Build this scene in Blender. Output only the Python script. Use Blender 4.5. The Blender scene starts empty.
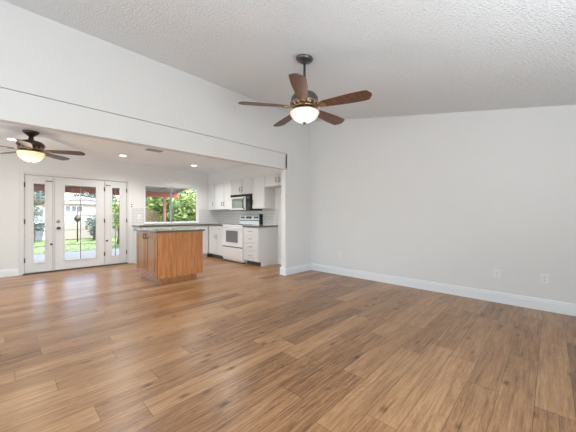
import bpy, bmesh, math, random
from mathutils import Vector, Matrix
random.seed(7)
PI = math.pi
sc = bpy.context.scene
COL = sc.collection

# ------------------------------------------------------------------ camera
cam_d = bpy.data.cameras.new('camera')
cam = bpy.data.objects.new('camera', cam_d)
COL.objects.link(cam)
cam.location = (0, 0, 1.16)
cam.rotation_euler = (PI/2, 0, math.radians(44.0 - 90.0))
cam_d.sensor_width = 36
cam_d.lens = 273/576*36
cam_d.clip_start = .05
cam_d.clip_end = 400
sc.camera = cam

# ------------------------------------------------------------------ world, sun, exposure
sc.view_settings.view_transform = 'Standard'
sc.view_settings.look = 'None'
sc.view_settings.gamma = 1
sc.view_settings.use_curve_mapping = False
sc.view_settings.exposure = 0.21
w = bpy.data.worlds.new('sky')
sc.world = w
w.use_nodes = True
nt = w.node_tree
bg = nt.nodes['Background']
sky = nt.nodes.new('ShaderNodeTexSky')
sky.sky_type = 'NISHITA'
sky.sun_disc = False
sky.sun_elevation = math.radians(52)
sky.sun_rotation = math.radians(150)
sky.dust_density = 3.0
sky.ozone_density = .6
nt.links.new(sky.outputs[0], bg.inputs[0])
bg.inputs[1].default_value = .9

def lamp(name, kind, loc, energy, color=(1, 1, 1), rot=(0, 0, 0), size=None, size_y=None, angle=None, spot=None):
    d = bpy.data.lights.new(name, kind)
    d.energy = energy
    d.color = color
    if kind == 'AREA':
        d.shape = 'RECTANGLE'
        d.size = size
        d.size_y = size_y or size
    if kind == 'POINT' and size:
        d.shadow_soft_size = size
    if kind == 'SPOT':
        d.spot_size = spot
        d.spot_blend = .8
        d.shadow_soft_size = size or .05
    if angle:
        d.angle = angle
    o = bpy.data.objects.new(name, d)
    o.location = loc
    o.rotation_euler = rot
    COL.objects.link(o)
    return o

lamp('sun', 'SUN', (0, 0, 20), 10.5, (1, .95, .88), (math.radians(-38), math.radians(16), 0), angle=math.radians(1))
# added area lamps standing in for daylight at unseen windows; tilted ones lift the ceilings
lamp('added_light_back', 'AREA', (.65, -1.27, 1.35), 8, (.85, .94, 1), (math.radians(90), 0, 0), 3.0, 1.5)
lamp('added_fill_back', 'AREA', (.65, -1.22, 1.0), 118, (.85, .94, 1), (math.radians(160), 0, 0), 3.0, .9)
lamp('added_light_side', 'AREA', (-3.12, 1.4, 1.35), 18, (.85, .94, 1), (math.radians(90), 0, math.radians(-90)), 2.6, 1.6)
lamp('added_fill_side', 'AREA', (-3.07, 1.4, 1.0), 70, (.85, .94, 1), (math.radians(150), 0, math.radians(-90)), 2.6, .9)
lamp('added_fill_dining', 'AREA', (-3.07, 5.1, 1.0), 50, (.85, .935, 1), (math.radians(150), 0, math.radians(-90)), 2.0, .9)

# ------------------------------------------------------------------ materials
def new_mat(name):
    m = bpy.data.materials.new(name)
    m.use_nodes = True
    return m, m.node_tree, m.node_tree.nodes['Principled BSDF']

def simple(name, rgb, rough=.5, metal=0, noise=.06, nscale=12, bump=0, bscale=60, spec=.5, coat=0):
    m, t, b = new_mat(name)
    tc = t.nodes.new('ShaderNodeTexCoord')
    n = t.nodes.new('ShaderNodeTexNoise')
    n.inputs['Scale'].default_value = nscale
    t.links.new(tc.outputs['Object'], n.inputs['Vector'])
    mx = t.nodes.new('ShaderNodeMix')
    mx.data_type = 'RGBA'
    mx.inputs[6].default_value = (*[c*(1-noise) for c in rgb], 1)
    mx.inputs[7].default_value = (*[min(1, c*(1+noise)) for c in rgb], 1)
    t.links.new(n.outputs['Fac'], mx.inputs[0])
    t.links.new(mx.outputs[2], b.inputs['Base Color'])
    b.inputs['Roughness'].default_value = rough
    b.inputs['Metallic'].default_value = metal
    b.inputs['Specular IOR Level'].default_value = spec
    b.inputs['Coat Weight'].default_value = coat
    if bump:
        n2 = t.nodes.new('ShaderNodeTexNoise')
        n2.inputs['Scale'].default_value = bscale
        n2.inputs['Detail'].default_value = 3
        t.links.new(tc.outputs['Object'], n2.inputs['Vector'])
        bp = t.nodes.new('ShaderNodeBump')
        bp.inputs['Strength'].default_value = bump
        bp.inputs['Distance'].default_value = .01
        t.links.new(n2.outputs['Fac'], bp.inputs['Height'])
        t.links.new(bp.outputs[0], b.inputs['Normal'])
    return m

def wood(name, dark, light, axis=2, scale=6, stretch=14, rough=.4, coat=0, spec=.5):
    m, t, b = new_mat(name)
    tc = t.nodes.new('ShaderNodeTexCoord')
    mp = t.nodes.new('ShaderNodeMapping')
    s = [scale*stretch]*3
    s[axis] = scale
    mp.inputs['Scale'].default_value = s
    t.links.new(tc.outputs['Object'], mp.inputs[0])
    n = t.nodes.new('ShaderNodeTexNoise')
    n.inputs['Scale'].default_value = 1
    n.inputs['Detail'].default_value = 5
    n.inputs['Distortion'].default_value = .6
    t.links.new(mp.outputs[0], n.inputs['Vector'])
    r = t.nodes.new('ShaderNodeValToRGB')
    r.color_ramp.elements[0].position = .32
    r.color_ramp.elements[1].position = .68
    r.color_ramp.elements[0].color = (*dark, 1)
    r.color_ramp.elements[1].color = (*light, 1)
    t.links.new(n.outputs['Fac'], r.inputs[0])
    t.links.new(r.outputs[0], b.inputs['Base Color'])
    b.inputs['Roughness'].default_value = rough
    b.inputs['Coat Weight'].default_value = coat
    b.inputs['Specular IOR Level'].default_value = spec
    return m

def emit(name, rgb, strength, base=(.9, .85, .75)):
    m, t, b = new_mat(name)
    b.inputs['Base Color'].default_value = (*base, 1)
    b.inputs['Emission Color'].default_value = (*rgb, 1)
    b.inputs['Emission Strength'].default_value = strength
    b.inputs['Roughness'].default_value = .3
    return m

def glass_mat(name, tint=(.97, .985, .98)):
    m = bpy.data.materials.new(name)
    m.use_nodes = True
    t = m.node_tree
    t.nodes.clear()
    out = t.nodes.new('ShaderNodeOutputMaterial')
    tr = t.nodes.new('ShaderNodeBsdfTransparent')
    tr.inputs[0].default_value = (*tint, 1)
    gl = t.nodes.new('ShaderNodeBsdfGlossy')
    gl.inputs['Roughness'].default_value = .02
    fr = t.nodes.new('ShaderNodeFresnel')
    fr.inputs[0].default_value = 1.35
    mx = t.nodes.new('ShaderNodeMixShader')
    t.links.new(fr.outputs[0], mx.inputs[0])
    t.links.new(tr.outputs[0], mx.inputs[1])
    t.links.new(gl.outputs[0], mx.inputs[2])
    t.links.new(mx.outputs[0], out.inputs[0])
    return m

def math_node(t, op, a, b=None, c=None):
    n = t.nodes.new('ShaderNodeMath')
    n.operation = op
    for i, v in enumerate((a, b, c)):
        if v is None:
            continue
        if isinstance(v, (int, float)):
            n.inputs[i].default_value = v
        else:
            t.links.new(v, n.inputs[i])
    return n.outputs[0]

def floor_mat():
    m, t, b = new_mat('oak_laminate')
    L = t.links
    W, LEN, OFF = .176, 1.22, .076
    tc = t.nodes.new('ShaderNodeTexCoord')
    sp = t.nodes.new('ShaderNodeSeparateXYZ')
    L.new(tc.outputs['Object'], sp.inputs[0])
    x, y = sp.outputs[0], sp.outputs[1]
    ry = math_node(t, 'DIVIDE', math_node(t, 'SUBTRACT', y, OFF), W)
    row = math_node(t, 'FLOOR', ry)
    fy = math_node(t, 'FRACT', ry)
    wn = t.nodes.new('ShaderNodeTexWhiteNoise')
    wn.noise_dimensions = '1D'
    L.new(row, wn.inputs['W'])
    rx = math_node(t, 'DIVIDE', math_node(t, 'MULTIPLY_ADD', wn.outputs[0], LEN, x), LEN)
    colm = math_node(t, 'FLOOR', rx)
    fx = math_node(t, 'FRACT', rx)
    cb = t.nodes.new('ShaderNodeCombineXYZ')
    L.new(row, cb.inputs[0])
    L.new(colm, cb.inputs[1])
    w2 = t.nodes.new('ShaderNodeTexWhiteNoise')
    w2.noise_dimensions = '2D'
    L.new(cb.outputs[0], w2.inputs['Vector'])
    rnd = w2.outputs[0]
    off = math_node(t, 'MULTIPLY', rnd, 37.0)
    def coord(sx, sy, ad=0.0):
        c = t.nodes.new('ShaderNodeCombineXYZ')
        L.new(math_node(t, 'MULTIPLY', x, sx), c.inputs[0])
        L.new(math_node(t, 'MULTIPLY', y, sy), c.inputs[1])
        L.new(math_node(t, 'ADD', off, ad), c.inputs[2])
        return c.outputs[0]
    # broad cathedral figure
    g1 = t.nodes.new('ShaderNodeTexNoise')
    g1.inputs['Scale'].default_value = 1
    g1.inputs['Detail'].default_value = 3
    g1.inputs['Distortion'].default_value = 1.2
    L.new(coord(1.6, 13), g1.inputs['Vector'])
    # fine grain
    g2 = t.nodes.new('ShaderNodeTexNoise')
    g2.inputs['Scale'].default_value = 1
    g2.inputs['Detail'].default_value = 5
    g2.inputs['Roughness'].default_value = .65
    L.new(coord(3.2, 75, 3.0), g2.inputs['Vector'])
    # rings
    wv = t.nodes.new('ShaderNodeMath')
    wv.operation = 'SINE'
    L.new(math_node(t, 'MULTIPLY', g1.outputs['Fac'], 75.0), wv.inputs[0])
    # knots
    vo = t.nodes.new('ShaderNodeTexVoronoi')
    vo.feature = 'F1'
    vo.inputs['Scale'].default_value = 1
    L.new(coord(3.0, 6.4, 9.0), vo.inputs['Vector'])
    kn = t.nodes.new('ShaderNodeMapRange')
    kn.inputs[1].default_value = .03
    kn.inputs[2].default_value = .20
    kn.inputs[3].default_value = 1
    kn.inputs[4].default_value = 0
    L.new(vo.outputs['Distance'], kn.inputs[0])
    knot = math_node(t, 'POWER', kn.outputs[0], 1.6)
    # mix
    v = math_node(t, 'MULTIPLY', math_node(t, 'SUBTRACT', rnd, .5), .46)
    v = math_node(t, 'ADD', v, math_node(t, 'MULTIPLY', math_node(t, 'SUBTRACT', g1.outputs['Fac'], .5), .62))
    v = math_node(t, 'ADD', v, math_node(t, 'MULTIPLY', math_node(t, 'SUBTRACT', g2.outputs['Fac'], .5), 1.35))
    v = math_node(t, 'ADD', v, math_node(t, 'MULTIPLY', wv.outputs[0], .075))
    v = math_node(t, 'SUBTRACT', v, math_node(t, 'MULTIPLY', knot, .55))
    v = math_node(t, 'ADD', v, .56)
    r = t.nodes.new('ShaderNodeValToRGB')
    e = r.color_ramp.elements
    e[0].position = 0
    e[0].color = (.085,.040,.018,1)
    e[1].position = 1
    e[1].color = (.52,.31,.155,1)
    for p, c in ((.3, (.215,.105,.047,1)), (.55, (.345,.178,.080,1)), (.78, (.43,.24,.115,1))):
        k = e.new(p)
        k.color = c
    L.new(v, r.inputs[0])
    # seams
    ey = math_node(t, 'MINIMUM', fy, math_node(t, 'SUBTRACT', 1.0, fy))
    ex = math_node(t, 'MINIMUM', fx, math_node(t, 'SUBTRACT', 1.0, fx))
    sy_ = math_node(t, 'LESS_THAN', math_node(t, 'MULTIPLY', ey, W), .0017)
    sx_ = math_node(t, 'LESS_THAN', math_node(t, 'MULTIPLY', ex, LEN), .0020)
    seam = math_node(t, 'MAXIMUM', sx_, sy_)
    mx = t.nodes.new('ShaderNodeMix')
    mx.data_type = 'RGBA'
    L.new(math_node(t, 'MULTIPLY', seam, .62), mx.inputs[0])
    L.new(r.outputs[0], mx.inputs[6])
    mx.inputs[7].default_value = (.06, .03, .017, 1)
    L.new(mx.outputs[2], b.inputs['Base Color'])
    b.inputs['Roughness'].default_value = .30
    b.inputs['Specular IOR Level'].default_value = .42
    bp = t.nodes.new('ShaderNodeBump')
    bp.inputs['Strength'].default_value = .12
    bp.inputs['Distance'].default_value = .002
    L.new(math_node(t, 'SUBTRACT', g2.outputs['Fac'], math_node(t, 'MULTIPLY', seam, 1.5)), bp.inputs['Height'])
    L.new(bp.outputs[0], b.inputs['Normal'])
    return m

def popcorn_mat():
    m, t, b = new_mat('popcorn_plaster')
    tc = t.nodes.new('ShaderNodeTexCoord')
    b.inputs['Base Color'].default_value = (.95, .962, .975, 1)
    b.inputs['Roughness'].default_value = .95
    b.inputs['Specular IOR Level'].default_value = .1
    v = t.nodes.new('ShaderNodeTexNoise')
    v.inputs['Scale'].default_value = 62
    v.inputs['Detail'].default_value = 3
    v.inputs['Roughness'].default_value = .6
    t.links.new(tc.outputs['Object'], v.inputs['Vector'])
    bp = t.nodes.new('ShaderNodeBump')
    bp.inputs['Strength'].default_value = .95
    bp.inputs['Distance'].default_value = .038
    t.links.new(v.outputs['Fac'], bp.inputs['Height'])
    t.links.new(bp.outputs[0], b.inputs['Normal'])
    return m

def brick_mat(name, tile, grout, bw, bh, axes, rough=.2, mortar=.004):
    m, t, b = new_mat(name)
    tc = t.nodes.new('ShaderNodeTexCoord')
    sp = t.nodes.new('ShaderNodeSeparateXYZ')
    t.links.new(tc.outputs['Object'], sp.inputs[0])
    cb = t.nodes.new('ShaderNodeCombineXYZ')
    t.links.new(sp.outputs[axes[0]], cb.inputs[0])
    t.links.new(sp.outputs[axes[1]], cb.inputs[1])
    br = t.nodes.new('ShaderNodeTexBrick')
    br.inputs['Scale'].default_value = 1
    br.inputs['Brick Width'].default_value = bw
    br.inputs['Row Height'].default_value = bh
    br.inputs['Mortar Size'].default_value = mortar
    br.inputs['Color1'].default_value = (*tile, 1)
    br.inputs['Color2'].default_value = (*[c*.96 for c in tile], 1)
    br.inputs['Mortar'].default_value = (*grout, 1)
    t.links.new(cb.outputs[0], br.inputs['Vector'])
    t.links.new(br.outputs['Color'], b.inputs['Base Color'])
    b.inputs['Roughness'].default_value = rough
    bp = t.nodes.new('ShaderNodeBump')
    bp.invert = True
    bp.inputs['Distance'].default_value = .003
    t.links.new(br.outputs['Fac'], bp.inputs['Height'])
    t.links.new(bp.outputs[0], b.inputs['Normal'])
    return m

def leaf_mat(name, a, b_):
    m, t, b = new_mat(name)
    n = t.nodes.new('ShaderNodeNewGeometry')
    r = t.nodes.new('ShaderNodeValToRGB')
    r.color_ramp.elements[0].position = .1
    r.color_ramp.elements[1].position = .95
    r.color_ramp.elements[0].color = (*a, 1)
    r.color_ramp.elements[1].color = (*b_, 1)
    t.links.new(n.outputs['Random Per Island'], r.inputs[0])
    t.links.new(r.outputs[0], b.inputs['Base Color'])
    b.inputs['Roughness'].default_value = .6
    tl = t.nodes.new('ShaderNodeBsdfTranslucent')
    t.links.new(r.outputs[0], tl.inputs[0])
    mx = t.nodes.new('ShaderNodeMixShader')
    mx.inputs[0].default_value = .4
    t.links.new(b.outputs[0], mx.inputs[1])
    t.links.new(tl.outputs[0], mx.inputs[2])
    t.links.new(mx.outputs[0], t.nodes['Material Output'].inputs[0])
    return m

M = dict(
    wall=simple('wall_paint', (.765, .757, .742), .85, noise=.012, nscale=3, bump=.12, bscale=130, spec=.2),
    flat_ceiling=simple('flat_ceiling_paint', (.94, .96, .98), .9, noise=.01, bump=.15, bscale=90, spec=.15),
    popcorn=popcorn_mat(),
    trim=simple('white_trim_paint', (.82, .83, .84), .38, noise=.01),
    door=simple('door_paint', (.69, .685, .675), .45, noise=.012),
    floor=floor_mat(),
    bronze=simple('dark_bronze', (.10, .075, .055), .35, .8, noise=.15),
    hinge=simple('hinge_bronze', (.09, .08, .07), .45, .6),
    pewter=simple('brushed_pewter', (.13, .13, .135), .32, .85, noise=.15),
    brass=simple('antique_brass', (.46, .32, .18), .3, .9, noise=.2),
    nickel=simple('satin_nickel', (.34, .33, .31), .3, .9),
    blade=wood('walnut_blade', (.055, .022, .013), (.17, .072, .04), 0, 5, 12, .45, coat=.1),
    blade2=wood('dark_walnut_blade', (.035, .018, .013), (.12, .06, .04), 0, 5, 12, .35, coat=.2),
    blade_edge=simple('blade_edge_stain', (.03, .018, .013), .4),
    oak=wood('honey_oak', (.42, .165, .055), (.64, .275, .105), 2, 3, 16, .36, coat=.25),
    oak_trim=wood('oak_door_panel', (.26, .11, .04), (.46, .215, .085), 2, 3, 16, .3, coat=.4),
    cab=simple('cabinet_paint', (.72, .72, .715), .4, noise=.01),
    toe=simple('toe_kick_board', (.10, .08, .065), .6),
    stone=simple('stone_window_sheen', (.40, .42, .38), .16, noise=.3, nscale=120, spec=.7, coat=.5),  # pale base paints the window's reflection into the island top
    granite=simple('brown_granite', (.12, .095, .075), .13, noise=.4, nscale=140, spec=.8, coat=.6),
    enamel=simple('white_enamel', (.84, .85, .86), .22, noise=.005, coat=.4),
    oven_glass=simple('oven_window', (.17, .18, .19), .12, noise=.1, coat=.5),
    black=simple('black_plastic', (.012, .012, .013), .25, noise=.1),
    steel=simple('stainless_steel', (.72, .72, .71), .32, .25, noise=.04, nscale=40),
    mw_window=simple('microwave_window', (.17, .20, .165), .12, noise=.25, nscale=30, coat=.6),
    display=emit('clock_display', (.2, .9, .6), .05, (.02, .02, .02)),
    plate=simple('switch_plate_plastic', (.82, .81, .79), .35, noise=.01),
    slot=simple('socket_slot', (.02, .02, .02), .6),
    glass=glass_mat('window_glass'),
    bowl=emit('alabaster_glass_bowl', (1, .84, .72), .34, (.72, .68, .63)),
    bowl2=emit('amber_glass_bowl', (1, .80, .42), .50, (.88, .80, .60)),
    can=emit('recessed_lens', (1, .97, .9), 6),
    muntin=simple('taupe_grid_bar', (.40, .36, .31), .5),
    vent=simple('vent_metal', (.36, .36, .355), .5, .2),
    tile_y=brick_mat('subway_tile_range_wall', (.74, .735, .725), (.50, .49, .475), .152, .076, (1, 2)),
    tile_x=brick_mat('subway_tile_window_wall', (.74, .735, .725), (.55, .545, .53), .152, .076, (0, 2)),
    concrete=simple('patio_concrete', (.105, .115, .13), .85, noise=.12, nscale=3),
    grass=leaf_mat('lawn_grass', (.07, .14, .03), (.21, .30, .09)),
    dirt=simple('garden_soil', (.3, .22, .14), .95, noise=.3, nscale=5),
    redwood=simple('barn_red_beam', (.46, .17, .135), .7, noise=.18, nscale=6),
    cream=simple('cream_paint', (.55, .52, .45), .7),
    fence_wood=wood('weathered_cedar', (.34, .21, .13), (.58, .42, .28), 2, 3, 6, .85, spec=.1),
    vinyl=simple('cream_vinyl', (.36, .345, .30), .6, noise=.03),
    blue_fence=simple('slate_blue_fence_paint', (.22, .26, .33), .75, noise=.15),
    roof=simple('grey_shingle', (.33, .33, .35), .9, noise=.2, nscale=20),
    win_dark=simple('house_window_pane', (.12, .16, .25), .15),
    leaf_bright=leaf_mat('bright_leaf', (.05, .12, .03), (.50, .58, .20)),
    leaf_dark=leaf_mat('dark_leaf', (.035, .085, .045), (.10, .19, .09)),
    leaf_blue=leaf_mat('blue_green_leaf', (.04, .07, .065), (.22, .28, .26)),
    bark=simple('tree_bark', (.14, .10, .07), .9, noise=.3, nscale=20),
)

# ------------------------------------------------------------------ mesh helpers
class MB:
    def __init__(self):
        self.v, self.f, self.sm = [], [], []
    def add(self, verts, faces, smooth=False):
        n = len(self.v)
        self.v += [Vector(p) for p in verts]
        self.f += [[i+n for i in f] for f in faces]
        self.sm += [smooth]*len(faces)
        return self
    def box(self, x0, x1, y0, y1, z0, z1):
        x0, x1 = sorted((x0, x1)); y0, y1 = sorted((y0, y1)); z0, z1 = sorted((z0, z1))
        p = [(x0, y0, z0), (x1, y0, z0), (x1, y1, z0), (x0, y1, z0), (x0, y0, z1), (x1, y0, z1), (x1, y1, z1), (x0, y1, z1)]
        return self.add(p, [(0, 3, 2, 1), (4, 5, 6, 7), (0, 1, 5, 4), (1, 2, 6, 5), (2, 3, 7, 6), (3, 0, 4, 7)])
    def prism(self, poly, axis, a, b):
        """poly: 2D points in the two other axes (in xyz order), extruded along axis from a to b"""
        def mk(p, t):
            q = list(p)
            q.insert(axis, t)
            return q
        n = len(poly)
        vs = [mk(p, a) for p in poly]+[mk(p, b) for p in poly]
        fs = [list(range(n))[::-1], list(range(n, 2*n))]+[(i, (i+1) % n, n+(i+1) % n, n+i) for i in range(n)]
        return self.add(vs, fs)
    def lathe(self, prof, c=(0, 0, 0), seg=28, smooth=True):
        vs, fs = [], []
        for r, z in prof:
            for k in range(seg):
                a = 2*PI*k/seg
                vs.append((c[0]+r*math.cos(a), c[1]+r*math.sin(a), c[2]+z))
        for i in range(len(prof)-1):
            for k in range(seg):
                k2 = (k+1) % seg
                fs.append((i*seg+k, i*seg+k2, (i+1)*seg+k2, (i+1)*seg+k))
        return self.add(vs, fs, smooth)
    def tube(self, pts, r, seg=10):
        pts = [Vector(p) for p in pts]
        vs, fs = [], []
        for i, p in enumerate(pts):
            d = (pts[min(i+1, len(pts)-1)]-pts[max(i-1, 0)]).normalized()
            up = Vector((0, 0, 1)) if abs(d.z) < .9 else Vector((1, 0, 0))
            u = d.cross(up).normalized()
            v = d.cross(u)
            rr = r[i] if isinstance(r, (list, tuple)) else r
            for k in range(seg):
                a = 2*PI*k/seg
                vs.append(p+u*math.cos(a)*rr+v*math.sin(a)*rr)
        for i in range(len(pts)-1):
            for k in range(seg):
                k2 = (k+1) % seg
                fs.append((i*seg+k, i*seg+k2, (i+1)*seg+k2, (i+1)*seg+k))
        fs.append(list(range(seg))[::-1])
        fs.append([(len(pts)-1)*seg+k for k in range(seg)])
        return self.add(vs, fs, True)
    def xf(self, mtx):
        self.v = [mtx @ p for p in self.v]
        return self
    def build(self, name, mat, parent=None, bevel=0, kind=None):
        """coordinates are world ones unless the parent sits at an origin of its own"""
        o0 = Vector((0, 0, 0))
        q = parent
        while q is not None:
            o0 += q.location
            q = q.parent
        me = bpy.data.meshes.new(name)
        me.from_pydata([tuple(p-o0) for p in self.v], [], self.f)
        for p, s in zip(me.polygons, self.sm):
            p.use_smooth = s
        bm = bmesh.new()
        bm.from_mesh(me)
        bmesh.ops.recalc_face_normals(bm, faces=bm.faces)
        bm.to_mesh(me)
        bm.free()
        me.materials.append(mat)
        o = bpy.data.objects.new(name, me)
        COL.objects.link(o)
        if parent is not None:
            o.parent = parent
        if bevel:
            b = o.modifiers.new('bevel', 'BEVEL')
            b.width = bevel
            b.segments = 2
            b.limit_method = 'ANGLE'
        if kind:
            o['kind'] = kind
        return o

def box(*a):
    return MB().box(*a)

def tag(o, label, cat, group=None):
    o['label'] = label
    o['category'] = cat
    if group:
        o['group'] = group
    return o

def thing(name, label, cat, loc, group=None):
    o = bpy.data.objects.new(name, None)
    o.empty_display_size = .1
    COL.objects.link(o)
    o.location = loc
    return tag(o, label, cat, group)

def struct(name, mb, mat, parent=None, bevel=0):
    return mb.build(name, mat, parent, bevel, None if parent else 'structure')

def struct_empty(name, loc):
    o = bpy.data.objects.new(name, None)
    COL.objects.link(o)
    o.location = loc
    o['kind'] = 'structure'
    return o

# ------------------------------------------------------------------ dimensions
XW = 4.593      # right wall of living room and kitchen range wall
XL = -3.2      # left wall
YO = 3.733      # face of the dividing wall with the wide opening
YOB = 3.86
YD = 7.473      # wall with patio doors and kitchen window
YB = -1.35      # wall behind the camera
KC = 2.455      # flat kitchen ceiling
SL = .1888
def zc(y):      # vaulted ceiling height
    return 3.195-(YO-y)*SL

# ------------------------------------------------------------------ structure
struct('floor', box(XL-.1, XW+.1, YB-.1, YD+.12, -.06, 0), M['floor'])
struct('ceiling', MB().prism([(YB-.1, zc(YB-.1)), (YO+.1, zc(YO+.1)), (YO+.1, zc(YO+.1)+.12), (YB-.1, zc(YB-.1)+.12)], 0, XL-.1, XW+.1), M['popcorn'])
struct('ceiling.001', box(XL, XW, YOB, YD, KC, KC+.1), M['flat_ceiling'])
struct('wall_right', MB().prism([(YB, 0), (YD+.12, 0), (YD+.12, KC+.1), (YOB, KC+.1), (YOB, zc(YO)), (YO, zc(YO)), (YB, zc(YB))], 0, XW, XW+.12), M['wall'])
# dividing wall: pier + upper wall, header panel slightly set back below the joint
OX = 3.80
db = MB()
db.box(3.84, XW, YO, YOB, 0, zc(YO)-.0)
db.box(XL, 3.84, YO, YOB, 2.378, zc(YO)-.0)
struct('wall_divider', db, M['wall'])
hd = MB()
hd.box(XL, 3.8388, YO+.005, YOB-.004, 2.072, 2.372)
hd.box(3.80, 3.8388, YO+.005, YOB-.004, 0, 2.372)
struct('trim_1', hd, M['wall'], bevel=.003)

def wall_with_holes(name, axis, pos, thick, a0, a1, ztop, holes, mat):
    """holes: (a,b,z0,z1) sorted along the wall; ztop may be a function"""
    mb = MB()
    zt = ztop if callable(ztop) else (lambda q: ztop)
    def slab(a, b, z0, z1a, z1b):
        poly = [(a, z0), (b, z0), (b, z1b), (a, z1a)]
        mb.prism(poly, axis, pos, pos+thick)
    cur = a0
    for a, b, z0, z1 in holes:
        if a > cur:
            slab(cur, a, 0, zt(cur), zt(a))
        if z0 > 0:
            slab(a, b, 0, z0, z0)
        slab(a, b, z1, zt(a), zt(b))
        cur = b
    if cur < a1:
        slab(cur, a1, 0, zt(cur), zt(a1))
    return struct(name, mb, mat)

wall_with_holes('wall_far', 1, YD, .12, XL, XW, KC, [(.235, 2.090, 0, 2.0), (2.45, 3.96, .955, 1.985)], M['wall'])
wall_with_holes('wall_back', 1, YB-.12, .12, XL, XW, zc(YB), [(-.85, 2.15, .6, 2.1)], M['wall'])
wall_with_holes('wall_left', 0, XL-.12, .12, YB, YD+.12, lambda y: zc(min(y, YO)) if y < YO else zc(YO), [(.1, 2.7, .55, 2.15), (4.1, 6.1, .55, 2.15)], M['wall'])

# added unseen windows behind the camera and on the left, for the fill lamps
def added_window(name, axis, pos, a0, a1, z0, z1):
    r = struct_empty(name, (0, 0, 0))
    def bx(a, b, za, zb, d0, d1):
        if axis == 1:
            return (a, b, pos+d0, pos+d1, za, zb)
        return (pos+d0, pos+d1, a, b, za, zb)
    fr = MB()
    fr.box(*bx(a0, a0+.04, z0, z1, -.09, -.03)); fr.box(*bx(a1-.04, a1, z0, z1, -.09, -.03))
    fr.box(*bx(a0+.04, a1-.04, z0, z0+.04, -.09, -.03)); fr.box(*bx(a0+.04, a1-.04, z1-.04, z1, -.09, -.03))
    mid = (a0+a1)/2
    fr.box(*bx(mid-.02, mid+.02, z0+.04, z1-.04, -.09, -.03))
    fr.build('window_frame', M['trim'], r)
    box(*bx(a0+.03, a1-.03, z0+.03, z1-.03, -.063, -.058)).build('pane', M['glass'], r)
added_window('added_window_2', 1, YB, -.85, 2.15, .6, 2.1)
added_window('added_window_3', 0, XL, .1, 2.7, .55, 2.15)
added_window('added_window_4', 0, XL, 4.1, 6.1, .55, 2.15)

# baseboards
def baseboard_prof(h=.142, t=.014):
    return [(0, 0), (t, 0), (t, h*.74), (t*.75, h*.80), (t*.75, h*.90), (t*.3, h), (0, h)]
def bb(name, along, pos, sgn, a, b):
    """along: axis it runs on (0 or 1); pos: wall face; sgn: direction off the wall"""
    mb = MB()
    pr = baseboard_prof()
    if along == 1:
        mb.prism([(pos+sgn*p, z) for p, z in pr], 1, a, b)
    else:
        mb.prism([(pos+sgn*p, z) for p, z in pr], 0, a, b)
    return struct(name, mb, M['trim'])
bb('baseboard_right', 1, XW, -1, YB, YO)
bb('baseboard_kitchen', 1, XW, -1, YOB, 4.77)
bb('baseboard_far', 0, YD, -1, XL, .185)
bb('baseboard_pier', 0, YO, -1, 3.80, XW-.015)
# plinth that wraps the free end of the pier
pl = MB()
pl.box(3.780, 3.80, YO-.016, YOB+.016, 0, .135)
pl.box(3.775, 3.80, YO-.020, YOB+.020, .0, .03)
pl.box(3.786, 3.80, YO-.012, YOB+.012, .135, .148)
struct('trim_2', pl, M['trim'], bevel=.003)
bb('baseboard_left', 1, XL, 1, YB, YD)
bb('baseboard_back', 0, YB, 1, XL, XW)

# soffit above the wall cabinets
struct('wall_soffit', box(4.262, XW, YOB, YD, 2.134, KC), M['wall'])
struct('trim_3', MB().box(4.250, 4.262, YOB, YD, 2.122, 2.142), M['cab'])

# ------------------------------------------------------------------ patio door unit
cas = MB()
cas.box(.190, .250, YD-.018, YD, 0, 2.045)
cas.box(2.055+.02, 2.105, YD-.018, YD, 0, 2.045)
cas.box(.250, 2.075, YD-.018, YD, 1.992, 2.045)
# jambs and mullion posts
cas.box(.236, .262, YD, YD+.11, .022, 2.0)
cas.box(2.064, 2.089, YD, YD+.11, .022, 2.0)
cas.box(.262, 2.064, YD, YD+.11, 1.982, 2.0)
cas.box(.690, .716, YD+.004, YD+.11, .022, 1.982)
cas.box(1.602, 1.627, YD+.004, YD+.11, .022, 1.982)
struct('trim_4', cas, M['door'], bevel=.003)
struct('trim_5', box(.237, 2.089, YD-.03, YD+.115, .001, .021), M['hinge'], bevel=.004)

def lite_door(name, x0, x1, gx0, gx1, gz0, gz1, cols, rows, hinges, y0=YD+.012):
    r = struct_empty(name, ((x0+x1)/2, y0+.02, .025))
    z0, z1 = .026, 1.977
    y1 = y0+.044
    s = MB()
    s.box(x0, gx0, y0, y1, z0, z1); s.box(gx1, x1, y0, y1, z0, z1)
    s.box(gx0, gx1, y0, y1, z0, gz0); s.box(gx0, gx1, y0, y1, gz1, z1)
    s.build('door_panel', M['door'], r, bevel=.002)
    fm = MB()
    q = .022
    fm.box(gx0-q, gx0+.004, y0-.012, y0-.0005, gz0-q, gz1+q); fm.box(gx1-.004, gx1+q, y0-.012, y0-.0005, gz0-q, gz1+q)
    fm.box(gx0+.004, gx1-.004, y0-.012, y0-.0005, gz0-q, gz0+.004); fm.box(gx0+.004, gx1-.004, y0-.012, y0-.0005, gz1-.004, gz1+q)
    fm.build('glass_frame', M['door'], r, bevel=.004)
    box(gx0, gx1, y0+.018, y0+.023, gz0, gz1).build('pane', M['glass'], r)
    gr = MB()
    for i in range(1, cols):
        x = gx0+(gx1-gx0)*i/cols
        gr.box(x-.007, x+.007, y0+.026, y0+.034, gz0, gz1)
    for j in range(1, rows):
        z = gz0+(gz1-gz0)*j/rows
        gr.box(gx0, gx1, y0+.0262, y0+.0338, z-.006, z+.006)
    gr.build('muntin_grid', M['muntin'], r)
    for hx in hinges:
        for hz in (.28, 1.05, 1.78):
            hb = MB()
            hb.tube([(hx, y0-.012, hz-.048), (hx, y0-.012, hz+.048)], .0085)
            hb.box(hx-.012, hx+.012, y0-.010, y0-.001, hz-.045, hz+.045)
            hb.build('hinge', M['hinge'], r)
    return r

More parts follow.
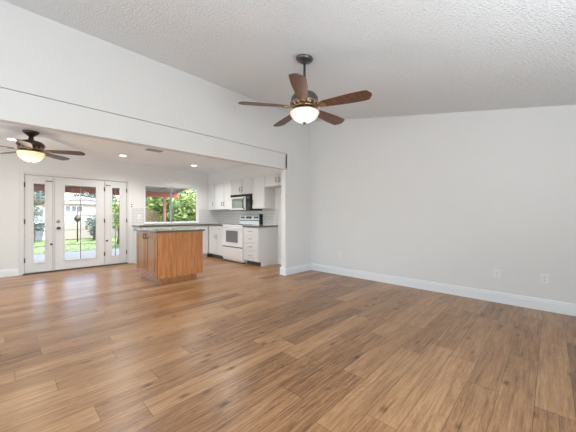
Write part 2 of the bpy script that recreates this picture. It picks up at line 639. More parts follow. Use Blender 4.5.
d1 = lite_door('door_1', .266, .686, .392, .566, .215, 1.815, 1, 5, [.262])
d2 = lite_door('door_2', .720, 1.598, .880, 1.440, .215, 1.822, 2, 5, [1.603])
d3 = lite_door('door_3', 1.631, 2.060, 1.752, 1.915, .215, 1.830, 2, 5, [2.064])
def round_knob(r, x, z, s, mat, name):
    k = MB().lathe([(0.001, .0), (s*.9, .0), (s, .006), (s*.55, .012), (s*.42, .03), (s*.9, .040), (s*.98, .052), (s*.7, .062), (.001, .064)], seg=20)
    k.xf(Matrix.Translation((x, YD+.0115, z)) @ Matrix.Rotation(PI/2, 4, 'X'))
    return k.build(name, mat, r)
round_knob(d2, .778, .905, .032, M['pewter'], 'door_knob')
dbk = MB().lathe([(.001, 0), (.031, 0), (.031, .008), (.024, .016), (.001, .018)], seg=20)
dbk.box(-.004, .004, -.014, .014, .016, .03)
dbk.xf(Matrix.Translation((.778, YD+.0115, 1.045)) @ Matrix.Rotation(PI/2, 4, 'X'))
dbk.build('deadbolt', M['nickel'], d2)
round_knob(d1, .664, .575, .020, M['hinge'], 'latch_knob')
round_knob(d3, 1.650, .585, .020, M['hinge'], 'latch_knob')
for dd, xa, xb in ((d1, .575, .684), (d3, 1.633, 1.725)):
    s = MB()
    s.box(xa, xb, YD+.002, YD+.0115, 1.872, 1.886)
    s.tube([(xa+.01, YD-.004, 1.879), (xb-.01, YD-.004, 1.879)], .006)
    s.build('slide_bolt', M['hinge'], dd)

# ------------------------------------------------------------------ kitchen window
wr = struct_empty('window_1', (3.205, YD, .955))
wx0, wx1, wz0, wz1 = 2.451, 3.959, .956, 1.984
f = MB()
f.box(wx0, wx0+.028, YD+.02, YD+.10, wz0, wz1); f.box(wx1-.028, wx1, YD+.02, YD+.10, wz0, wz1)
f.box(wx0+.028, wx1-.028, YD+.02, YD+.10, wz0, wz0+.028); f.box(wx0+.028, wx1-.028, YD+.02, YD+.10, wz1-.03, wz1)
f.build('window_frame', M['trim'], wr, bevel=.003)
s = MB()
for a, b, yy in ((wx0+.029, 3.185, .032), (3.145, wx1-.029, .062)):
    s.box(a, a+.022, YD+yy, YD+yy+.022, wz0+.029, wz1-.031); s.box(b-.022, b, YD+yy, YD+yy+.022, wz0+.029, wz1-.031)
    s.box(a+.022, b-.022, YD+yy, YD+yy+.022, wz0+.029, wz0+.05); s.box(a+.022, b-.022, YD+yy, YD+yy+.022, wz1-.052, wz1-.031)
s.build('window_sash', M['trim'], wr)
box(3.146, 3.183, YD+.022, YD+.031, wz0+.03, wz1-.032).build('meeting_rail', M['vent'], wr)
g = MB().box(wx0+.04, 3.17, YD+.041, YD+.045, wz0+.04, wz1-.04).box(3.16, wx1-.04, YD+.071, YD+.075, wz0+.04, wz1-.04)
g.build('pane', M['glass'], wr)
box(wx0-.0, wx1+.0, YD-.022, YD+.019, .956, .970).build('window_sill', M['trim'], wr, bevel=.003)

# tile backsplash
ts = MB()
ts.box(2.19, 2.449, YD-.008, YD, .937, 1.36)
ts.box(2.449, 3.961, YD-.008, YD, .937, .955)
ts.box(3.961, XW-.009, YD-.008, YD, .937, 1.36)
struct('trim_6', ts, M['tile_x'])
struct('trim_7', box(XW-.008, XW, 4.78, YD-.009, .937, 1.338), M['tile_y'])

# ------------------------------------------------------------------ cabinets
def handle(parent, x, y, z, L, axis, out, mat=None, name='handle'):
    """bar pull; axis 'z' vertical or 'h' horizontal; out: unit vector off the door"""
    ox, oy = out
    h = MB()
    r = .0055
    d = .028
    if axis == 'z':
        p0, p1 = Vector((x, y, z-L/2)), Vector((x, y, z+L/2))
    else:
        p0, p1 = Vector((x-abs(oy)*L/2, y-abs(ox)*L/2, z)), Vector((x+abs(oy)*L/2, y+abs(ox)*L/2, z))
    o = Vector((ox, oy, 0))
    e = (p1-p0)*.12
    h.tube([p0+e, p0+e+o*d], r, 8)
    h.tube([p1-e, p1-e+o*d], r, 8)
    h.tube([p0+o*d, p1+o*d], r*1.1, 8)
    return h.build(name, mat or M['pewter'], parent)

def front(parent, name, face, plane, a0, a1, z0, z1, mat, rail=.055, t=.019, recess=.009):
    """shaker front. face '-x' (plane is x of carcass, front goes to x-t) or '-y'"""
    mb = MB()
    def bx(a, b, za, zb, d0, d1):
        if face == '-x':
            return (plane-d1, plane-d0, a, b, za, zb)
        return (a, b, plane-d1, plane-d0, za, zb)
    g = .0006
    mb.box(*bx(a0, a0+rail, z0, z1, g, t)); mb.box(*bx(a1-rail, a1, z0, z1, g, t))
    mb.box(*bx(a0+rail, a1-rail, z0, z0+rail, g, t)); mb.box(*bx(a0+rail, a1-rail, z1-rail, z1, g, t))
    mb.box(*bx(a0+rail, a1-rail, z0+rail, z1-rail, g, t-recess))
    return mb.build(name, mat, parent, bevel=.0015)

def slab_front(parent, name, face, plane, a0, a1, z0, z1, mat, t=.019):
    if face == '-x':
        b = box(plane-t, plane-.0006, a0, a1, z0, z1)
    else:
        b = box(a0, a1, plane-t, plane-.0006, z0, z1)
    return b.build(name, mat, parent, bevel=.003)

UF = 4.262
UG = 'white wall cabinets on the range wall'
def upper(label, y0, y1, z0, z1, doors, name='wall_cabinet'):
    t = thing(name, label, 'cabinet', (UF+.16, (y0+y1)/2, z0), None)
    box(UF, XW-.0005, y0+.001, y1-.001, z0, z1).build('body', M['cab'], t)
    for a, b, hy, hz in doors:
        d = front(t, 'door', '-x', UF, a+.0085, b-.0085, z0+.006, z1-.010, M['cab'])
        handle(d, UF-.019, hy, hz, .115, 'z', (-1, 0))
    return t
ZT = 2.121
upper('narrow white single-door wall cabinet in the kitchen corner beside the window wall', 7.085, 7.47, 1.34, ZT, [(7.09, 7.45, 7.135, 1.50)])
upper('white two-door wall cabinet left of the microwave', 6.198, 7.084, 1.34, ZT, [(6.622, 7.08, 6.672, 1.50), (6.202, 6.622, 6.570, 1.50)])
upper('short white two-door wall cabinet directly above the microwave', 5.335, 6.197, 1.715, ZT, [(5.768, 6.193, 5.82, 1.85), (5.339, 5.768, 5.715, 1.85)])
upper('tall white single-door wall cabinet just right of the microwave', 4.876, 5.334, 1.34, ZT, [(4.880, 5.330, 5.275, 1.50)])
upper('short high white wall cabinet over the empty refrigerator space', 3.90, 4.874, 1.845, ZT, [(4.40, 4.868, 4.455, 1.975), (3.91, 4.40, 4.350, 1.975)])

# drawer base right of the range
BF = 3.999
t = thing('drawer_cabinet', 'white four-drawer base cabinet standing right of the range', 'cabinet', (4.29, 5.06, 0))
bd = MB()
bd.prism([(BF, .105), (BF+.075, .105), (BF+.075, .0), (XW-.001, 0), (XW-.001, .893), (BF, .893)], 1, 4.785, 4.803)
bd.prism([(BF, .105), (BF+.075, .105), (BF+.075, .0), (XW-.001, 0), (XW-.001, .893), (BF, .893)], 1, 5.322, 5.340)
bd.box(BF, XW-.001, 4.803, 5.322, .105, .893)
bd.build('body', M['cab'], t)
box(BF+.08, BF+.095, 4.803, 5.322, 0, .105).build('toe_kick', M['toe'], t)
for z0, z1 in ((.115, .335), (.350, .520), (.535, .700), (.715, .878)):
    d = slab_front(t, 'drawer', '-x', BF, 4.800, 5.325, z0, z1, M['cab'])
    handle(d, BF-.019, 5.06, (z0+z1)/2+.01, .12, 'h', (-1, 0), M['nickel'])

# base left of the range
t = thing('base_cabinet', 'white base cabinet with two drawers over two doors, left of the range', 'cabinet', (4.29, 6.58, 0))
bd = MB().box(BF, XW-.001, 6.222, 7.46, .105, .893)
bd.build('body', M['cab'], t)
box(BF+.075, BF+.09, 6.225, 6.95, 0, .105).build('toe_kick', M['toe'], t)
for a, b, hs in ((6.228, 6.535, 6.50), (6.545, 6.93, 6.585)):
    dr = slab_front(t, 'drawer', '-x', BF, a, b, .735, .878, M['cab'])
    handle(dr, BF-.019, (a+b)/2, .81, .11, 'h', (-1, 0), M['nickel'])
    dd = front(t, 'door', '-x', BF, a, b, .118, .722, M['cab'])
    handle(dd, BF-.019, hs, .60, .12, 'z', (-1, 0), M['nickel'])

# bases under the window
WF = 6.965
for i, (x0, x1, lab) in enumerate(((2.20, 2.795, 'white base cabinet at the free left end of the window counter, behind the island'),
                                   (2.797, 3.395, 'white base cabinet under the middle of the kitchen window, behind the island'),
                                   (3.397, 3.978, 'white base cabinet under the window, seen just right of the island'))):
    t = thing('base_cabinet', lab, 'cabinet', ((x0+x1)/2, 7.2, 0))
    bd = MB().box(x0, x1, WF, YD-.001, .105, .893)
    if i == 0:
        bd.box(x0, x0+.018, WF+.001, YD-.001, 0, .105)
    bd.build('body', M['cab'], t)
    box(x0+.02, x1-.0, WF+.07, WF+.085, 0, .105).build('toe_kick', M['cab'], t)
    dr = slab_front(t, 'drawer', '-y', WF, x0+.008, x1-.008, .735, .878, M['cab'])
    handle(dr, (x0+x1)/2, WF-.019, .81, .12, 'h', (0, -1), M['nickel'])
    if i == 2:
        dd = front(t, 'door', '-y', WF, x0+.008, x1-.03, .118, .722, M['cab'], rail=.05)
        handle(dd, x0+.04, WF-.019, .62, .12, 'z', (0, -1), M['nickel'])
    else:
        xm = (x0+x1)/2
        for a, b, hx in ((x0+.008, xm-.003, xm-.03), (xm+.003, x1-.008, xm+.03)):
            dd = front(t, 'door', '-y', WF, a, b, .118, .722, M['cab'])
            handle(dd, hx, WF-.019, .62, .12, 'z', (0, -1), M['nickel'])

# countertops
ct = MB().prism([(2.172, 6.935), (3.965, 6.935), (3.965, 6.222), (XW-.009, 6.222), (XW-.009, YD-.009), (2.172, YD-.009)], 2, .8945, .935)
tag(ct.build('countertop', M['granite'], None, bevel=.004), 'brown granite countertop running under the window and round the corner', 'countertop')
ct = box(3.965, XW-.009, 4.765, 5.345, .8945, .935)
tag(ct.build('countertop', M['granite'], None, bevel=.004), 'short brown granite countertop on the four-drawer cabinet', 'countertop')

# ------------------------------------------------------------------ range
t = thing('range', 'white freestanding electric range with grey oven window and rear control panel', 'stove', (4.26, 5.785, 0))
RY0, RY1 = 5.355, 6.212
b = MB()
b.box(3.985, XW-.012, RY0, RY1, .03, .905)
b.build('body', M['enamel'], t, bevel=.004)
for fx in (4.02, 4.5):
    for fy in (RY0+.05, RY1-.05):
        MB().lathe([(.001, 0), (.018, 0), (.018, .0295), (.001, .0295)], (fx, fy, 0), 14).build('foot', M['black'], t)
ctp = box(3.955, XW-.012, RY0, RY1, .906, .938).build('cooktop', M['enamel'], t, bevel=.006)
for cx, cy, rr in ((4.12, 5.57, .10), (4.12, 6.0, .08), (4.33, 5.57, .08), (4.33, 6.0, .10)):
    c = MB().lathe([(rr, .9385), (rr, .942), (rr*.93, .944), (.001, .944)], (cx, cy, 0), 24)
    k = c.build('burner', M['black'], ctp)
dr = box(3.955, 3.984, RY0+.008, RY1-.008, .395, .895).build('oven_door', M['enamel'], t, bevel=.006)
box(3.951, 3.9545, RY0+.17, RY1-.17, .50, .79).build('oven_window', M['oven_glass'], dr)
wfm = MB()
for a in ((RY0+.155, RY0+.169, .485, .805), (RY1-.169, RY1-.155, .485, .805)):
    wfm.box(3.950, 3.9545, *a)
wfm.box(3.950, 3.9545, RY0+.169, RY1-.169, .791, .805).box(3.950, 3.9545, RY0+.169, RY1-.169, .485, .499)
wfm.build('window_surround', M['steel'], dr)
h = MB()
h.tube([(3.955, RY0+.06, .868), (3.915, RY0+.06, .868)], .010, 8)
h.tube([(3.955, RY1-.06, .868), (3.915, RY1-.06, .868)], .010, 8)
h.tube([(3.915, RY0+.03, .868), (3.915, RY1-.03, .868)], .013, 10)
h.build('oven_handle', M['enamel'], dr)
dw = MB().box(3.955, 3.984, RY0+.008, RY1-.008, .075, .372).build('storage_drawer', M['enamel'], t, bevel=.006)
box(3.950, 3.984, RY0+.012, RY1-.012, .374, .392).build('drawer_gap_strip', M['oven_glass'], t)
bgd = MB().prism([(4.475, .9385), (XW-.012, .9385), (XW-.012, 1.205), (4.515, 1.205), (4.490, 1.17)], 1, RY0-.02, RY1-.05)
bgd = bgd.build('control_panel', M['steel'], t, bevel=.003)
sd = MB().box(4.47, XW-.011, RY0-.036, RY0-.0205, .9385, 1.208)
sd.build('panel_end_cap', M['black'], t, bevel=.003)
tp = MB().box(4.4725, 4.480, RY0-.01, RY1-.06, 1.035, 1.050)
tp.build('panel_trim_strip', M['black'], t)
for ky in (RY0+.07, RY0+.16, RY1-.14, RY1-.23):
    k = MB().lathe([(.001, 0), (.026, 0), (.022, .02), (.001, .022)], seg=18)
    k.xf(Matrix.Translation((4.4865, ky, 1.12)) @ Matrix.Rotation(-PI/2, 4, 'Y'))
    k.build('knob', M['black'], t)
box(4.480, 4.4865, 5.66, 5.88, 1.09, 1.15).build('clock_panel', M['black'], t)
box(4.478, 4.4795, 5.72, 5.82, 1.105, 1.135).build('clock_digits', M['display'], t)

# ------------------------------------------------------------------ microwave
t = thing('microwave', 'stainless over-the-range microwave with black vent top and black control side', 'microwave', (4.4, 5.77, 1.30))
MY0, MY1 = 5.345, 6.188
box(4.21, XW-.001, MY0, MY1, 1.300, 1.7135).build('body', M['black'], t, bevel=.003)
box(4.188, 4.2095, MY0, MY1, 1.655, 1.7125).build('vent_grille', M['black'], t, bevel=.002)
dr = box(4.185, 4.2095, MY0+.175, MY1, 1.315, 1.652).build('door', M['steel'], t, bevel=.004)
box(4.181, 4.1845, MY0+.30, MY1-.075, 1.365, 1.605).build('door_window', M['mw_window'], dr)
h = MB()
h.tube([(4.185, MY0+.225, 1.345), (4.145, MY0+.225, 1.37), (4.140, MY0+.225, 1.485), (4.145, MY0+.225, 1.60), (4.185, MY0+.225, 1.625)], .016, 10)
h.build('door_handle', M['black'], dr)
cp = box(4.187, 4.2095, MY0, MY0+.173, 1.315, 1.652).build('keypad', M['black'], t, bevel=.003)
box(4.1855, 4.1869, MY0+.03, MY0+.14, 1.60, 1.635).build('display', M['oven_glass'], cp)

# ------------------------------------------------------------------ island
t = thing('kitchen_island', 'honey oak kitchen island with two doors and a stone top, standing free on the floor', 'kitchen island', (2.15, 5.2, 0))
IX0, IX1, IY0, IY1 = 1.762, 2.565, 4.69, 5.72
box(IX0, IX1, IY0, IY1, .105, .882).build('body', M['oak'], t, bevel=.003)
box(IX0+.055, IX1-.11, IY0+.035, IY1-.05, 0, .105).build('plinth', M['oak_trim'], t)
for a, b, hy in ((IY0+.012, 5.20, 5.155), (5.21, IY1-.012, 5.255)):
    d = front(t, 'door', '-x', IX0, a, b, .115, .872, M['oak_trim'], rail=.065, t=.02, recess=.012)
    ra = MB()
    ra.box(IX0-.018, IX0-.0085, a+.10, b-.10, .115+.10, .872-.10)
    ra.build('raised_panel', M['oak_trim'], d, bevel=.006)
    handle(d, IX0-.02, hy, .80, .10, 'z', (-1, 0), M['bronze'])
box(IX0-.040, IX1+.015, IY0-.025, IY1+.025, .8825, .917).build('stone_top', M['stone'], t, bevel=.002)
eb = MB()
eb.box(IX0-.050, IX1+.025, IY0-.035, IY0-.0255, .8825, .914); eb.box(IX0-.050, IX1+.025, IY1+.0255, IY1+.035, .8825, .914)
eb.box(IX0-.050, IX0-.0405, IY0-.0255, IY1+.0255, .8825, .914); eb.box(IX1+.0155, IX1+.025, IY0-.0255, IY1+.0255, .8825, .914)
eb.build('edge_band', M['granite'], t)

# ------------------------------------------------------------------ wall plates
def outlet(x, y, z, face, label, double=False):
    t = thing('wall_outlet', label, 'outlet', (x, y, z))
    wd = .037
    def bx(a0, a1, z0, z1, d0, d1):
        if face == '-x':
            return (x-d1, x-d0, y+a0, y+a1, z+z0, z+z1)
        return (x+a0, x+a1, y-d1, y-d0, z+z0, z+z1)
    box(*bx(-wd, wd, -.058, .058, .0, .006)).build('cover_plate', M['plate'], t, bevel=.002)
    for dz in (-.020, .020):
        s = box(*bx(-.016, .016, dz-.014, dz+.014, .0061, .0085)).build('receptacle', M['plate'], t, bevel=.002)
        sl = MB()
        sl.box(*bx(-.008, -.0055, dz-.004, dz+.006, .0086, .0092)); sl.box(*bx(.0055, .008, dz-.004, dz+.006, .0086, .0092))
        sl.box(*bx(-.0025, .0025, dz-.011, dz-.006, .0086, .0092))
        sl.build('socket_slots', M['slot'], s)
    box(*bx(-.003, .003, -.003, .003, .0061, .0075)).build('screw', M['nickel'], t)
    return t
outlet(XW, .531, .386, '-x', 'white wall outlet on the right wall, the middle one of three')
outlet(XW, .063, .394, '-x', 'white wall outlet on the right wall nearest the right edge')
outlet(XW, 3.019, .408, '-x', 'white wall outlet low on the right wall nearest the room corner')
outlet(2.335, YD-.008, 1.14, '-y', 'white outlet in the tile backsplash left of the kitchen window')
t = thing('light_switch', 'white light switch plate with dark toggles between patio doors and kitchen window', 'light switch', (2.17, YD, 1.415))
box(2.130, 2.210, YD-.006, YD, 1.355, 1.475).build('cover_plate', M['plate'], t, bevel=.002)
for dz in (1.39, 1.442):
    box(2.158, 2.186, YD-.014, YD-.0061, dz-.014, dz+.014).build('toggle', M['bronze'], t, bevel=.003)

# ------------------------------------------------------------------ ceiling vent and recessed lights
t = thing('ceiling_vent', 'grey louvred air vent in the flat kitchen ceiling', 'vent', (2.04, 5.63, KC))
vx0, vx1, vy0, vy1 = 1.895, 2.185, 5.535, 5.725
fm = MB()
fm.box(vx0, vx0+.022, vy0, vy1, KC-.008, KC-.0003); fm.box(vx1-.022, vx1, vy0, vy1, KC-.008, KC-.0003)
fm.box(vx0+.022, vx1-.022, vy0, vy0+.022, KC-.008, KC-.0003); fm.box(vx0+.022, vx1-.022, vy1-.022, vy1, KC-.008, KC-.0003)
fm.build('frame', M['vent'], t)
box(vx0+.022, vx1-.022, vy0+.022, vy1-.022, KC-.003, KC-.0003).build('backing', M['black'], t)
sl = MB()
for k in range(7):
    yy = vy0+.034+k*.0205
    sl.prism([(yy, KC-.004), (yy+.010, KC-.011), (yy+.012, KC-.010), (yy+.002, KC-.0035)], 0, vx0+.022, vx1-.022)
sl.build('louvres', M['vent'], t)

CANS = [(.085, 6.55, 'round recessed ceiling light on the left, behind the dining fan'),
        (1.75, 6.60, 'round recessed ceiling light above the patio doors, the middle of three'),
        (3.36, 6.60, 'round recessed ceiling light nearest the kitchen corner, right of the vent'),
        (1.3, 4.65, 'added round recessed ceiling light, unseen behind the header, left of the island'),
        (3.1, 4.65, 'added round recessed ceiling light, unseen behind the header, right of the island')]  # last two are added out of view to brighten the kitchen
for x, y, lab in CANS:
    t = thing('recessed_light', lab, 'ceiling light', (x, y, KC))
    MB().lathe([(.062, -.0005), (.088, -.0005), (.088, -.005), (.075, -.009), (.062, -.006), (.062, -.0005)], (x, y, KC), 32).build('trim_ring', M['trim'], t)
    MB().lathe([(.0615, -.001), (.0615, -.005), (.001, -.006)], (x, y, KC), 32).build('lens', M['can'], t)
    lp = lamp('recessed_lamp' if y > 5 else 'added_kitchen_fill', 'SPOT', (x, y, KC-.03), 13 if x < .5 and y > 5 else (66 if y > 5 else 52), (1, .985, .97), size=.05, spot=math.radians(150))  # spots nearer the header are the added kitchen fill

# ------------------------------------------------------------------ ceiling fans
def blade_mb(r0, r1, w0, w1, pitch, th=.006, skew=.0):
    n = 16
    out = []
    for i in range(n+1):
        s = i/n
        x = r0+(r1-r0)*s
        hw = w0+(w1-w0)*min(1, s*1.6)
        # rounded shoulders at root and tip
        if s > .88:
            q = (s-.88)/.12
            hw *= (max(0, 1-q**3.2))**.5*.72+.28*(1-.35*q)
        if s < .10:
            q = 1-s/.10
            hw *= math.sqrt(max(0, 1-q*q*.55))
        out.append((x, hw))
    up = [(x, hw+skew*(x-r0)) for x, hw in out]
    dn = [(x, -hw*.93+skew*(x-r0)) for x, hw in reversed(out)]
    poly = up+dn
    mb = MB().prism(poly, 2, -th/2, th/2)
    mb.xf(Matrix.Rotation(pitch, 4, 'X'))
    return mb

def ceiling_fan(name, label, loc, hub, a0, R, motor_r, motor_prof, bowl_prof, canopy_prof, mm, bm_, bowl_m, iron_m, slope=0, band=None):
    t = thing(name, label, 'ceiling fan', loc)
    x, y, z = loc
    c = MB().lathe(canopy_prof, seg=32)
    if slope:
        c.xf(Matrix.Rotation(slope, 4, 'X'))
    c.xf(Matrix.Translation(loc)).build('canopy', mm, t)
    top = hub+max(q[1] for q in motor_prof)
    MB().tube([(x, y, z-.03), (x, y, top-.005)], .013, 14).build('downrod', mm, t)
    MB().lathe([(.001, .045), (.03, .045), (.034, .0), (.001, -.002)], (x, y, top), 20).build('rod_collar', mm, t)
    MB().lathe(motor_prof, (x, y, hub), 36).build('motor_housing', mm, t)
    for k in range(5):
        a = a0+k*2*PI/5
        T = Matrix.Translation((x, y, hub)) @ Matrix.Rotation(a, 4, 'Z')
        b = blade_mb(motor_r+.045, R, .050, .079, math.radians(-12), .007)
        b.xf(T)
        bo = b.build('blade', bm_, t, bevel=.001)
        ir = MB()
        ir.prism([(motor_r*.55, .018), (motor_r+.02, .012), (motor_r+.05, .034), (motor_r+.095, .036), (motor_r+.115, .0),
                  (motor_r+.095, -.036), (motor_r+.05, -.034), (motor_r+.02, -.012), (motor_r*.55, -.018)], 2, -.014, -.006)
        ir.xf(Matrix.Rotation(math.radians(-12), 4, 'X'))
        for dx, dy in ((.06, .02), (.06, -.02), (.095, 0)):
            s = MB().lathe([(.001, -.020), (.006, -.018), (.007, -.0145)], (motor_r+dx, dy, 0), 10)
            s.xf(Matrix.Rotation(math.radians(-12), 4, 'X'))
            ir.add(s.v, s.f, True)
        ir.xf(T)
        ir.build('blade_iron', iron_m, t)
    br = bowl_prof[0][0]
    if band:
        bd_ = MB()
        for k in range(15):
            a = k*2*PI/15
            p = Vector((x+math.cos(a)*band[0], y+math.sin(a)*band[0], hub))
            q = Vector((x+math.cos(a+.12)*band[1], y+math.sin(a+.12)*band[1], hub))
            bd_.tube([p+Vector((0, 0, band[2])), (p+q)/2+Vector((0, 0, (band[2]+band[3])/2+.006)), q+Vector((0, 0, band[3]))], [.007, .012, .007], 8)
        for rr_, zz_ in ((band[0], band[2]), (band[1], band[3])):
            bd_.lathe([(rr_-.006, zz_-.007), (rr_+.006, zz_-.007), (rr_+.006, zz_+.007), (rr_-.006, zz_+.007), (rr_-.006, zz_-.007)], (x, y, hub), 36)
        bd_.build('scroll_band', iron_m, t)
    zb = bowl_prof[0][1]
    MB().lathe([(.02, zb+.040), (br*.62, zb+.036), (br*.80, zb+.018), (br*1.0, zb+.010), (br*1.03, zb+.002), (br*.98, zb-.004)], (x, y, hub), 36).build('light_fitter', iron_m, t)
    MB().lathe(bowl_prof, (x, y, hub), 40).build('glass_bowl', bowl_m, t)
    zb2 = min(q[1] for q in bowl_prof)
    MB().lathe([(.001, .004), (.020, .002), (.022, -.004), (.012, -.010), (.010, -.018), (.006, -.024), (.001, -.026)], (x, y, hub+zb2), 18).build('finial', M['hinge'], t)
    return t

fan1 = ceiling_fan('ceiling_fan', 'pewter ceiling fan with five walnut blades hanging by a rod from the vaulted ceiling',
    (2.213, 1.893, zc(1.893)-.003), 2.318, math.radians(-1), .695, .13,
    [(.05, .150), (.075, .146), (.118, .128), (.142, .095), (.148, .060), (.146, .022), (.135, .004), (.115, -.010), (.08, -.018), (.05, -.022), (.02, -.024)],
    [(.156, -.058), (.154, -.070), (.142, -.095), (.116, -.124), (.080, -.147), (.040, -.160), (.003, -.165)],
    [(.001, .0), (.088, .0), (.092, -.008), (.088, -.022), (.070, -.040), (.040, -.052), (.026, -.060), (.001, -.062)],
    M['pewter'], M['blade'], M['bowl'], M['brass'], slope=math.atan(SL), band=(.150, .128, .034, -.012))
lamp('fan_bulb', 'POINT', (2.213, 1.893, 2.02), 2.5, (1, .85, .68), size=.08)

fan2 = ceiling_fan('ceiling_fan', 'bronze ceiling fan with glowing amber bowl, close under the flat dining ceiling',
    (.274, 5.74, KC-.0005), 2.165, math.radians(44), .70, .145,
    [(.04, .155), (.07, .150), (.13, .132), (.160, .105), (.168, .080), (.160, .060), (.128, .045), (.125, .010), (.10, -.008), (.05, -.02), (.02, -.022)],
    [(.160, -.034), (.158, -.060), (.145, -.095), (.120, -.130), (.085, -.158), (.045, -.174), (.003, -.180)],
    [(.001, .0), (.095, .0), (.098, -.012), (.088, -.030), (.060, -.055), (.035, -.075), (.024, -.085), (.001, -.087)],
    M['bronze'], M['blade2'], M['bowl2'], M['brass'], band=(.138, .150, .058, .012))
lamp('fan_bulb', 'POINT', (.274, 5.74, 1.86), 8, (1, .9, .75), size=.1)

# ------------------------------------------------------------------ outdoors
GZ = -.12
struct('ground_patio', box(-12, 20, YD+.12, 12.35, GZ-.05, GZ), M['concrete'])
struct('ground_soil', box(-30, 40, 12.35, 60, GZ-.09, GZ-.04), M['dirt'])
gm = MB().box(-12, 20, 12.35, 19.2, GZ-.04, GZ+.01)
for i in range(9000):
    x = random.uniform(-1, 9); y = 12.37+random.random()**1.3*6.5
    h = random.uniform(.03, .07); a = random.random()*PI
    dx, dy = .006*math.cos(a), .006*math.sin(a)
    lx, ly = random.uniform(-.02, .02), random.uniform(-.02, .02)
    gm.add([(x-dx, y-dy, GZ+.01), (x+dx, y+dy, GZ+.01), (x+lx, y+ly, GZ+.01+h)], [(0, 1, 2)])
o = gm.build('lawn', M['grass'], None, kind='stuff')
tag(o, 'sunlit green grass lawn beyond the concrete patio', 'grass')

# patio cover
t = thing('patio_cover', 'cream patio cover with barn red beam and posts, attached outside the doors', 'patio cover', (1.0, 9.4, GZ))
MB().prism([(YD+.13, 2.50), (11.35, 2.13), (11.35, 2.17), (YD+.13, 2.54)], 0, -4.5, 4.95).build('roof_deck', M['cream'], t)
box(-4.5, 4.95, 10.95, 11.09, 1.895, 2.105).build('beam', M['redwood'], t, bevel=.006)
for k in range(14):
    x = -4.3+k*.70
    MB().prism([(YD+.13, 2.40), (10.94, 2.075), (10.94, 2.165), (YD+.13, 2.49)], 0, x, x+.045).build('rafter', M['cream'], t)
for x in (4.38, -3.6):
    box(x-.045, x+.045, 10.975, 11.065, GZ, 1.894).build('post', M['redwood'], t, bevel=.005)

# fences
def board_fence(name, label, x0, x1, y, ztop, mat, bw=.14, cap=None, posts=1.8):
    t = thing(name, label, 'fence', ((x0+x1)/2, y, GZ-.04 if y > 19.2 else GZ+.0105))
    zb = t.location.z
    mb = MB()
    x = x0
    while x < x1-.01:
        mb.box(x, min(x+bw-.008, x1), y, y+.02, zb, ztop+random.uniform(-.012, .012))
        x += bw
    mb.box(x0, x1, y+.021, y+.06, .15, .24); mb.box(x0, x1, y+.021, y+.06, ztop-.25, ztop-.16)
    mb.build('board_panel', mat, t)
    if cap:
        box(x0, x1, y-.03, y+.07, ztop+.014, ztop+.05).build('cap_rail', cap, t)
    x = x0
    while x < x1+.01:
        box(x-.05, x+.05, y+.062, y+.16, zb, ztop+.01).build('post', mat, t)
        x += posts
    return t
board_fence('wood_fence', 'weathered tan board fence behind the kitchen window trees', 5.0, 14.0, 16.0, 1.56, M['fence_wood'], cap=M['redwood'])
board_fence('vinyl_fence', 'cream upright-board fence across the back lawn, seen through the centre door', 1.62, 4.9, 19.4, 1.25, M['vinyl'], bw=.2)
board_fence('painted_fence', 'slate blue board fence seen through the left door panel', -4.0, 1.35, 19.4, 1.30, M['blue_fence'], bw=.15)
tag(box(1.40, 1.56, 19.3, 19.46, GZ-.04, 1.55).build('fence_post', M['trim'], None, bevel=.01), 'white square post between the blue fence and the cream fence', 'post')

# neighbouring house
t = thing('neighbour_house', 'low cream house with shallow grey gable roof beyond the back fence', 'house', (5.0, 26, GZ-.04))
HY = 24.0
box(2.1, 6.3, HY, HY+6, GZ-.04, 1.98).build('wall', M['cream'], t)
MB().prism([(1.7, 1.985), (6.7, 1.985), (3.7, 2.46)], 1, HY-.3, HY+6.3).build('roof', M['roof'], t)
MB().prism([(1.65, 2.0), (1.70, 1.93), (3.7, 2.42), (6.7, 1.93), (6.75, 2.0), (3.7, 2.54)], 1, HY-.36, HY-.301).build('gable_fascia', M['trim'], t)
for k in range(3):
    x = 2.84+k*.34
    w_ = MB()
    w_.box(x, x+.03, HY-.04, HY-.001, 1.42, 1.86); w_.box(x+.27, x+.30, HY-.04, HY-.001, 1.42, 1.86)
    w_.box(x+.03, x+.27, HY-.04, HY-.001, 1.42, 1.45); w_.box(x+.03, x+.27, HY-.04, HY-.001, 1.83, 1.86)
    wf = w_.build('window', M['trim'], t)
    box(x+.03, x+.27, HY-.02, HY-.001, 1.45, 1.83).build('pane', M['win_dark'], wf)

# pole with feeder
t = thing('bird_feeder', 'slim garden pole carrying a round dark feeder on the back lawn', 'bird feeder', (2.50, 17.0, GZ+.01))
MB().tube([(2.50, 17.0, GZ+.01), (2.50, 17.0, 1.62)], .028, 10).build('pole', M['bronze'], t)
MB().lathe([(.001, .02), (.06, .0), (.13, -.09), (.14, -.15), (.11, -.25), (.05, -.30), (.001, -.31)], (2.50, 17.0, 1.18), 18).build('feeder_basket', M['hinge'], t)

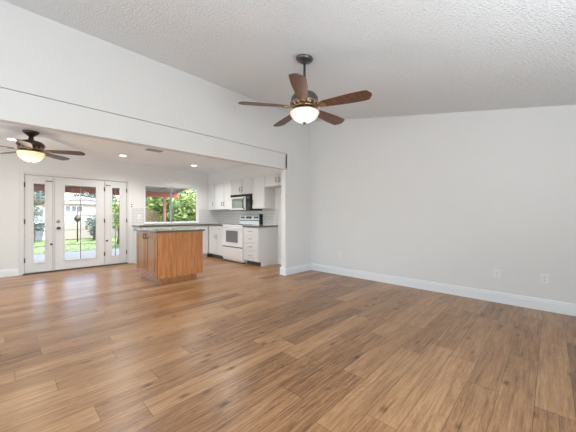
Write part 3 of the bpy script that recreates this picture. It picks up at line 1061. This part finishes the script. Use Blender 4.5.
def tree(name, label, cx, cy, base, trunk_h, crowns, nleaf, size, leafm, cat='tree', group=None, seed=0):
    rnd = random.Random(seed)
    t = thing(name, label, cat, (cx, cy, base), group)
    tr = MB()
    top = Vector((cx, cy, base+trunk_h))
    tr.tube([(cx, cy, base), (cx+.03, cy, base+trunk_h*.5), top], [.09, .075, .055], 10)
    for c in crowns:
        tr.tube([top-Vector((0, 0, .1)), Vector(c[:3])-Vector((0, 0, c[3]*.2))], [.045, .012], 7)
    tr.build('trunk', M['bark'], t)
    lf = MB()
    tot = sum(c[3]**2 for c in crowns)
    for c in crowns:
        for i in range(int(nleaf*c[3]**2/tot)):
            d = Vector((rnd.gauss(0, 1), rnd.gauss(0, 1), rnd.gauss(0, 1))).normalized()
            r = c[3]*(rnd.random()**.45)
            p = Vector(c[:3])+Vector((d.x*r, d.y*r, d.z*r*c[4]))
            u = Vector((rnd.gauss(0, 1), rnd.gauss(0, 1), rnd.gauss(0, .5))).normalized()
            v = u.cross(Vector((rnd.gauss(0, 1), rnd.gauss(0, 1), rnd.gauss(0, 1)))).normalized()
            s = size*rnd.uniform(.7, 1.3)
            if p.z < base+.03:
                continue
            lf.add([p-u*s, p+v*s*.45, p+u*s, p-v*s*.45], [(0, 1, 2, 3)])
    lf.build('foliage', leafm, t)
    return t
G = GZ-.04
LT = GZ+.0105
tree('leafy_tree', 'bright green leafy tree close outside the right half of the kitchen window', 6.55, 13.3, LT, 1.0,
     [(6.5, 13.2, 1.75, .95, .85), (7.3, 13.6, 1.3, .85, .9), (5.95, 13.0, 1.25, .62, .9), (6.6, 13.0, .75, .75, .8), (7.4, 13.3, .5, .7, .8), (8.2, 14, 1.6, .8, 1)], 3000, .12, M['leaf_bright'], seed=1)
tree('leafy_tree', 'green tree with yellow leaves behind the patio post in the kitchen window', 6.05, 15.0, LT, 1.2,
     [(5.75, 15.0, 1.9, .75, .8), (6.5, 15.2, 1.6, .7, .8), (6.2, 14.8, 1.0, .55, 1)], 1500, .13, M['leaf_bright'], seed=2)
tree('dark_tree', 'dark blue-green tree over the tan fence, at the left of the kitchen window', 6.5, 18.5, LT, 1.5,
     [(6.2, 18.5, 2.3, 1.3, .7), (7.6, 18.8, 2.6, 1.4, .7), (9.2, 18.6, 2.4, 1.4, .8)], 3600, .11, M['leaf_blue'], seed=3)
for k, (x, y, s, lab) in enumerate(((.75, 21.8, .8, 'distant grey-green tree seen high in the left door panel'),
                      (1.9, 35, 1.9, 'distant grey-green tree behind the left end of the low house'),
                      (6.9, 36, 1.9, 'distant grey-green tree behind the middle of the low house'),
                      (11.9, 35, 1.9, 'distant grey-green tree behind the right end of the low house'))):
    tree('distant_tree', lab, x, y, G, 1.8, [(x, y, 3.3 if y > 30 else 2.2, s, .6), (x+s*.6, y+.2, 2.9 if y > 30 else 2.1, s*.65, .7), (x-s*.65, y, 2.9 if y > 30 else 1.7, s*.6, .7)], 1900, .15, M['leaf_blue'], seed=10+k)
tree('garden_shrub', 'blue-green loose shrub on the lawn at the right of the centre door glass', 3.35, 17.8, LT, .5,
     [(3.35, 17.8, .75, .45, 1.0), (3.5, 17.8, .35, .42, .8)], 700, .07, M['leaf_blue'], 'shrub', seed=20)
tree('garden_shrub', 'dark leafy shrub in front of the slate blue fence', .95, 18.6, LT, .6,
     [(.85, 18.6, 1.2, .55, 1.0), (1.15, 18.6, .7, .4, 1.0)], 900, .07, M['leaf_blue'], 'shrub', seed=21)
tree('garden_shrub', 'tall mid green shrub seen through the narrow right door panel', 3.6, 14.2, LT, .9,
     [(3.6, 14.2, 1.5, .42, 1.1), (3.7, 14.2, .85, .42, 1.0)], 1100, .06, M['leaf_bright'], 'shrub', seed=22)
